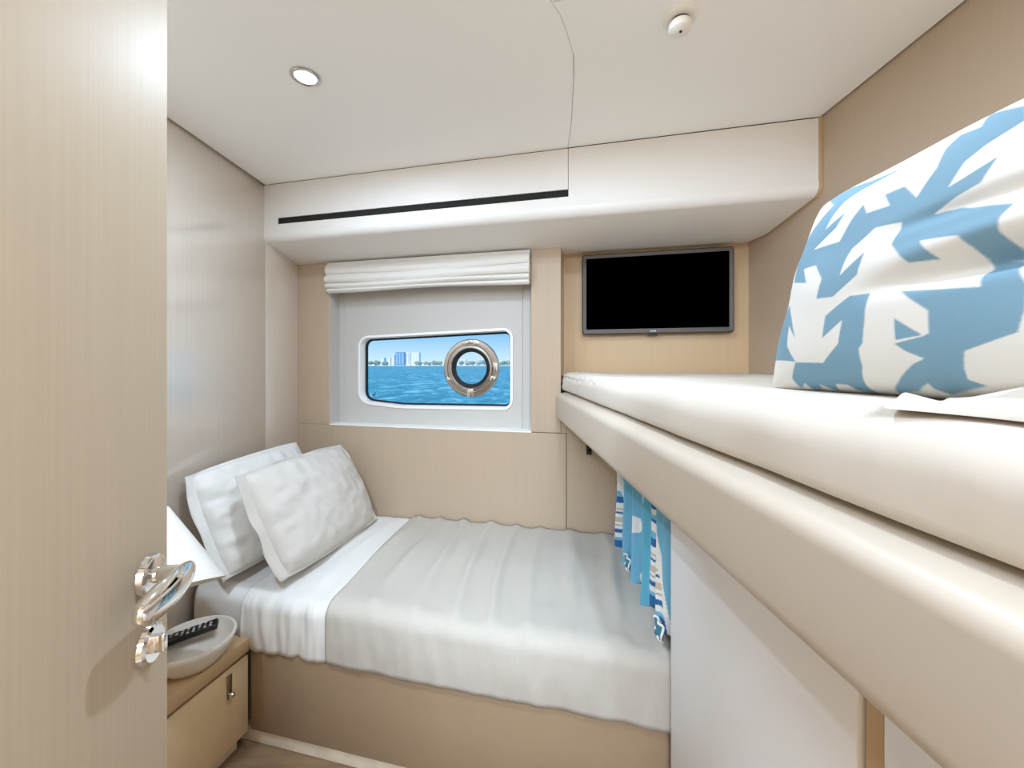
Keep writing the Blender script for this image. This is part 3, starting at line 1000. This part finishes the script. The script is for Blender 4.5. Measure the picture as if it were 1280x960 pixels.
for (a, b, s_) in cuv:
    i, j = round((a + 1) * CN / 2), round((b + 1) * CN / 2)
    near = [first[(min(CN, max(0, i + di)), min(CN, max(0, j + dj)))] for di in (-1, 0, 1) for dj in (-1, 0, 1)]
    if all(near): w = 1.0
    elif not any(near): w = 0.0
    else:
        st = 2 / CN / 3 * 1.3
        w = sum(printed(a + di * st, b + dj * st) for di in (-1, 0, 1) for dj in (-1, 0, 1)) / 9
    ccol.append(tuple(BLUE[k] * w + WHT[k] * (1 - w) for k in range(3)) + (1,))
cu = make('throw_cushion', xform(cv, CUSH), cf, M['print'], None, sharp=80, cols=ccol)
tag(cu, 'blue and white branch-patterned throw cushion standing on the upper bunk', 'cushion')

# ------------------------------------------------------------------ lockers under the bunk
LXF = .410
def locker(name, y0, y1, label, skew=False):
    r = tag(empty(name, (.7, (y0 + y1) / 2, FZ)), label, 'cabinet', 'lockers under the upper bunk')
    if skew:
        ye = lambda x: 1.136 - .2336 * x - .004
        poly = [(LXF + .024, y0), (XR - .012, y0), (XR - .012, ye(XR - .012)), (LXF + .024, ye(LXF + .024))]
        dp = [(LXF, y0 + .004), (LXF + .022, y0 + .004), (LXF + .022, ye(LXF + .022) - .002), (LXF, ye(LXF) - .002)]
    else:
        poly = [(LXF + .024, y0), (XR - .012, y0), (XR - .012, y1), (LXF + .024, y1)]
        dp = [(LXF, y0 + .004), (LXF + .022, y0 + .004), (LXF + .022, y1 - .004), (LXF, y1 - .004)]
    prism('carcass', poly, FZ + .002, 1.004, M['white'], r)
    prism('door', dp, FZ + .05, .998, M['white'], r, .002)
    return r
locker('locker', .472, 1.04, 'white under-bunk locker with its edge against the lower bed', True)
post = tag(box('locker_post', LXF + .006, XR - .02, .447, .4705, FZ + .002, 1.005, M['oak'], None, .001, 1), 'narrow light oak post between the two white lockers', 'post')
locker('locker', -.06, .4455, 'white under-bunk locker nearest the camera, right of the oak post')

# ------------------------------------------------------------------ bunk curtain
def curtain():
    root = tag(empty('curtain', (.46, 1.4, .5)), 'blue printed curtain with striped bands hanging from the bunk over the bed', 'curtain')
    ny, nz = 360, 200
    v = []; cols = []
    NAVY = lin('#2a6aa3'); MID = lin('#79bbdd'); SKY = lin('#74b4d2'); TUR = lin('#5fb0cc'); GREY = lin('#b9b4ab'); TAN = lin('#cfc4b4'); W_ = lin('#f0efec')
    Y0, Y1 = 1.735, 1.085
    seq = [(W_, .022), (NAVY, .012), (MID, .012), (W_, .018), (NAVY, .016), (W_, .012), (GREY, .006), (W_, .01), (TAN, .02), (W_, .014), (NAVY, .008), (W_, .008), (TAN, .008), (W_, .02), (NAVY, .026), (MID, .022), (W_, .006)]
    tot = sum(x[1] for x in seq)
    def stripe(z):
        q = (z * 1.0) % tot
        for c, h in seq:
            if q < h: return c
            q -= h
        return W_
    for j in range(nz):
        q = j / (nz - 1)
        for i in range(ny):
            p = i / (ny - 1)
            L = p * .92                                  # cloth length
            y = Y0 + (Y1 - Y0) * p
            ph = 2 * math.pi * p * 5.2
            amp = .026 * (.55 + .45 * (1 - q))
            x = .462 - .03 * p + amp * math.sin(ph) + .010 * math.sin(ph * 2.1 + 1) + .006 * N((p * 9, q * 3, 1))
            y += .012 * math.cos(ph) * (1 - .4 * q)
            zb = .500 + .010 * math.sin(ph + .8) - .012 * p
            z = zb + (1.006 - zb) * q
            v.append((x, y, z))
            # print: slanted striped wedges every 0.48 m of wall
            c = SKY
            yy = Y0 - y
            m_ = (yy % .48)
            wd = .068 + .085 * (1 - q) 
            if m_ < wd:
                c = stripe(z - .5)
                if m_ > wd - .012: c = W_
                elif z - zb < .03: c = NAVY
            elif .26 < m_ < .30 or m_ > .43:
                c = TUR
            elif .30 < m_ < .43:
                # leafy white marks on blue
                k = math.sin(z * 42 + m_ * 30) + math.sin(z * 23 - m_ * 61)
                c = W_ if k > 1.05 else SKY
            cols.append(c)
    f = grid_faces(ny, nz)
    o = make('fabric', v, f, M['curtain'], root, sharp=80, cols=cols)
    md = o.modifiers.new('thickness', 'SOLIDIFY'); md.thickness = .0025
    box('curtain_track', .425, .475, 1.085, hy(.47) - .01, .997, 1.007, M['nickel'], root, .002)
    for (yc, xc) in ((1.475, .425), (1.105, .405)):
        pts = []
        for k in range(25):
            a = math.radians(-30 + 300 * k / 24)
            pts.append((xc + .004 * math.sin(k), yc + .030 * math.cos(a), .520 + .026 * math.sin(a) + .006 * math.sin(3 * a)))
        tb = tube('tie_tab', pts, .0035, M['piping'], root, 8)
        n = len(pts)
        vv = [(p[0] + .0015, p[1], p[2]) for p in pts] + [(p[0] - .0015, p[1], p[2]) for p in pts]
        make('tab_fabric', vv, [list(range(n)), list(range(n, 2 * n))[::-1]] + [[i, (i + 1) % n, n + (i + 1) % n, n + i] for i in range(n)], M['teal'], tb)
    return root
curtain()

# small black hook under the bunk board
hk = tag(empty('bunk_hook', (.345, 1.77, .85)), 'small black plastic hook on the wall under the upper bunk', 'hook')
hs = sX(.345, 0)
hbox('plate', hs - .012, hs + .012, .0005, .006, .850, .895, M['hookblack'], hk, .001)
hbox('peg', hs - .008, hs + .008, .006, .030, .853, .868, M['hookblack'], hk, .002)

# ------------------------------------------------------------------ ceiling fittings
def downlight(x, y, label, w=1.0):
    r = tag(empty('downlight', (x, y, CZ - .006)), label, 'ceiling light', 'recessed ceiling downlights')
    lathe('trim_ring', [(.029, .0), (.038, .0), (.0395, .003), (.0385, .0045), (.033, .0065), (.0295, .004)], (x, y, CZ), (0, 0, -1), M['steel'], r, 40)
    lathe('diffuser', [(0, .0035), (.02, .0035), (.0298, .002)], (x, y, CZ), (0, 0, -1), M['lampglow'], r, 32)
    ld = bpy.data.lights.new('downlight_light', 'AREA')
    ld.shape = 'DISK'; ld.size = .062; ld.energy = LAMP_W * w; ld.color = LAMP_COL
    lo = bpy.data.objects.new('downlight_light', ld)
    col.objects.link(lo)
    lo.parent = r
    lo.location = (0, 0, -.004)
    return r
downlight(-.60, 1.163, 'round recessed downlight with steel ring near the left wall', .7)
downlight(-.74, .42, 'recessed downlight in the ceiling behind the open door', 1.6)
downlight(.14, .80, 'recessed downlight in the middle of the cabin ceiling', .75)
px_, py_, ps = .05, -1.55, .96  # unseen panel added behind the camera to brighten the cabin
pl = tag(empty('added_fill_panel', (px_, py_, CZ - .012)), 'added square fill light over the unseen lobby behind the camera', 'ceiling light')
box('fill_panel_frame', px_ - ps / 2 - .02, px_ + ps / 2 + .02, py_ - ps / 2 - .02, py_ + ps / 2 + .02, CZ - .010, CZ - .001, M['white'], pl, .002)
box('diffuser', px_ - ps / 2, px_ + ps / 2, py_ - ps / 2, py_ + ps / 2, CZ - .012, CZ - .0095, M['lampglow'], pl)
ld = bpy.data.lights.new('fill_panel_light', 'AREA')
ld.shape = 'SQUARE'; ld.size = ps; ld.energy = FILL_W; ld.color = LAMP_COL
lo = bpy.data.objects.new('fill_panel_light', ld)
col.objects.link(lo); lo.parent = pl; lo.location = (0, 0, -.006)

sm = tag(empty('smoke_detector', (.404, .962, CZ - .04)), 'small round white smoke detector on the ceiling', 'smoke detector')
lathe('base', [(0, .0), (.040, .0), (.040, .004), (.036, .009), (.026, .011), (0, .011)], (.404, .962, CZ), (0, 0, -1), M['det'], sm, 40)
lathe('neck', [(.021, .010), (.021, .018)], (.404, .962, CZ), (0, 0, -1), M['gapbrown'], sm, 30)
hd = lathe('head', [(.022, .017), (.026, .019), (.027, .026), (.024, .034), (.016, .039), (0, .040)], (.404, .962, CZ), (0, 0, -1), M['det'], sm, 40)
lathe('sensor', [(0, .0415), (.003, .0412), (.004, .039)], (.404, .958, CZ), (0, 0, -1), M['black'], hd, 14)

# ------------------------------------------------------------------ outside: sea, shore, town
SEA = -1.3
def quad_sheet(name, x0, x1, y0, y1, z, m, d=.5):
    v, f = prism_vf([(x0, y0), (x1, y0), (x1, y1), (x0, y1)], z - d, z)
    return make(name, v, f, m, None, smooth=False)
tag(quad_sheet('sea', -2500, 2500, 3.2, 3000, SEA, M['sea']), 'choppy turquoise sea outside the window', 'sea', kind='structure')
DY = 900.0
PXM = DY / 500.0
def ux(u): return (u - 640) * PXM
def vz(vv): return EYE + (456 - vv) * PXM
tag(quad_sheet('shore', -1300, 300, DY - 45, DY + 300, SEA + 1.2, M['sand'], 2.0), 'pale sandy shore across the water', 'shore', kind='structure')
def tower(u0, u1, vt, m, m2, bays, label, dy=20, depth=20, floors=0):
    x0, x1 = ux(u0), ux(u1)
    z0, z1 = SEA + 1, vz(vt)
    y = DY + dy
    r = tag(empty('building', ((x0 + x1) / 2, y, z0)), label, 'building', 'buildings on the far shore')
    box('wall', x0, x1, y, y + depth, z0, z1, m, r)
    for b in range(bays):
        xa = x0 + (x1 - x0) * (b + .2) / bays; xb = x0 + (x1 - x0) * (b + .62) / bays
        box('window_strip', xa, xb, y - .3, y + .2, z0 + 3, z1 - 1.2, m2, r)
    box('roof', x0 - .3, x1 + .3, y - .3, y + depth + .3, z1, z1 + .8, M['bwhite'], r)
    return r
tower(491, 502.5, 439.5, M['bblue'], M['bglass'], 3, 'blue glazed tower block, tallest on the far shore')
tower(504, 510, 440.2, M['bwhite'], M['bglass'], 2, 'slim white tower just right of the blue tower block')
tower(511, 521, 440.6, M['bwhite'], M['bpale'], 5, 'broad white striped tower block, second from the blue one')
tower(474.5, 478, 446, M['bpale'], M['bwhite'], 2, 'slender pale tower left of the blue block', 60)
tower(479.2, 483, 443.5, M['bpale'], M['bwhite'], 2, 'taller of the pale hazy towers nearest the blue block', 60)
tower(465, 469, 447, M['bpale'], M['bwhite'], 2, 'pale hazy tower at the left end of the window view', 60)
tower(455, 467, 452.6, M['bwhite'], M['bpale'], 4, 'low white building at the left end of the far shore', 5)
tower(526, 536, 453, M['bwhite'], M['bpale'], 4, 'low white building among trees left of the porthole', 5)
tower(574, 581, 449.5, M['bwhite'], M['bblue'], 3, 'white block at the left inside the porthole view', 25)
tower(583, 594, 451, M['bpale'], M['bblue'], 4, 'pale low block in the middle of the porthole view', 25)
tower(598, 605, 449, M['bpale'], M['bblue'], 3, 'pale block at the right inside the porthole view', 25)

def far_tree(u, vt, w, m, label, dy=0):
    x = ux(u); y = DY + dy; z0 = SEA + 1.1; z1 = vz(vt); W = w * PXM
    r = tag(empty('far_tree', (x, y, z0)), label, 'tree', 'trees on the far shore')
    tube('trunk', [(x, y, z0), (x + .2, y, z0 + (z1 - z0) * .5)], [.6, .4], M['trunk'], r, 6)
    bm = bmesh.new()
    bmesh.ops.create_icosphere(bm, subdivisions=3, radius=1)
    hh = (z1 - z0) * .42
    v = []
    for q in bm.verts:
        d = 1 + .35 * N(q.co * 2.2 + Vector((u, 0, 0))) + .2 * N(q.co * 5 + Vector((u, 3, 0)))
        v.append((x + q.co.x * W / 2 * d, y + q.co.y * W / 2 * d, z1 - hh + q.co.z * hh * d))
    bm.verts.index_update()
    f = [[q.index for q in fc.verts] for fc in bm.faces]
    bm.free()
    make('crown', v, f, m, r, sharp=30)
spots = [(469, 451.5, 5), (473, 450.5, 5), (477.5, 451.5, 5.5), (483, 452, 5), (488, 452.2, 4.5), (523, 451.5, 5), (528.5, 452.5, 5), (534, 452, 4.5), (539.5, 452.8, 5), (544, 450.5, 4), (548.5, 452, 5), (552, 451.5, 5), (579, 451.5, 5), (586, 452, 6), (592, 451.5, 5), (600, 452, 6), (607, 450, 5), (626, 452.5, 4), (630, 451.5, 5), (635, 450.8, 5), (640, 451.5, 5)]
ORD = ['first', 'second', 'third', 'fourth', 'fifth', 'sixth', 'seventh']
cnt = {}
for i, (u, vt, w) in enumerate(spots):
    where = 'left of the blue tower' if u < 490 else 'between the white towers and the porthole' if u < 560 else 'seen through the porthole' if u < 615 else 'right of the porthole'
    cnt[where] = cnt.get(where, 0) + 1
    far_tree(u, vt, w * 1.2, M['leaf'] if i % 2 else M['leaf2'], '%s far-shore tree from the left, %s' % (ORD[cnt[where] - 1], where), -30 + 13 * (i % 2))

# dark seabird floating near the left end of the window
by = (EYE - SEA) * 500 / 38.5; bx_ = (467 - 640) / 500 * by
bird = tag(empty('seabird', (bx_, by, SEA)), 'small dark seabird floating on the water, lower left of window', 'bird')
bp_ = [(-.24, .14), (-.15, .09), (0, .07), (.12, .10), (.17, .20), (.17, .30), (.21, .34), (.30, .33)]
tube('body', [(bx_ + .7 * p[0], by, SEA + .7 * p[1]) for p in bp_], [.014, .05, .075, .06, .035, .028, .038, .006], M['black'], bird, 12)
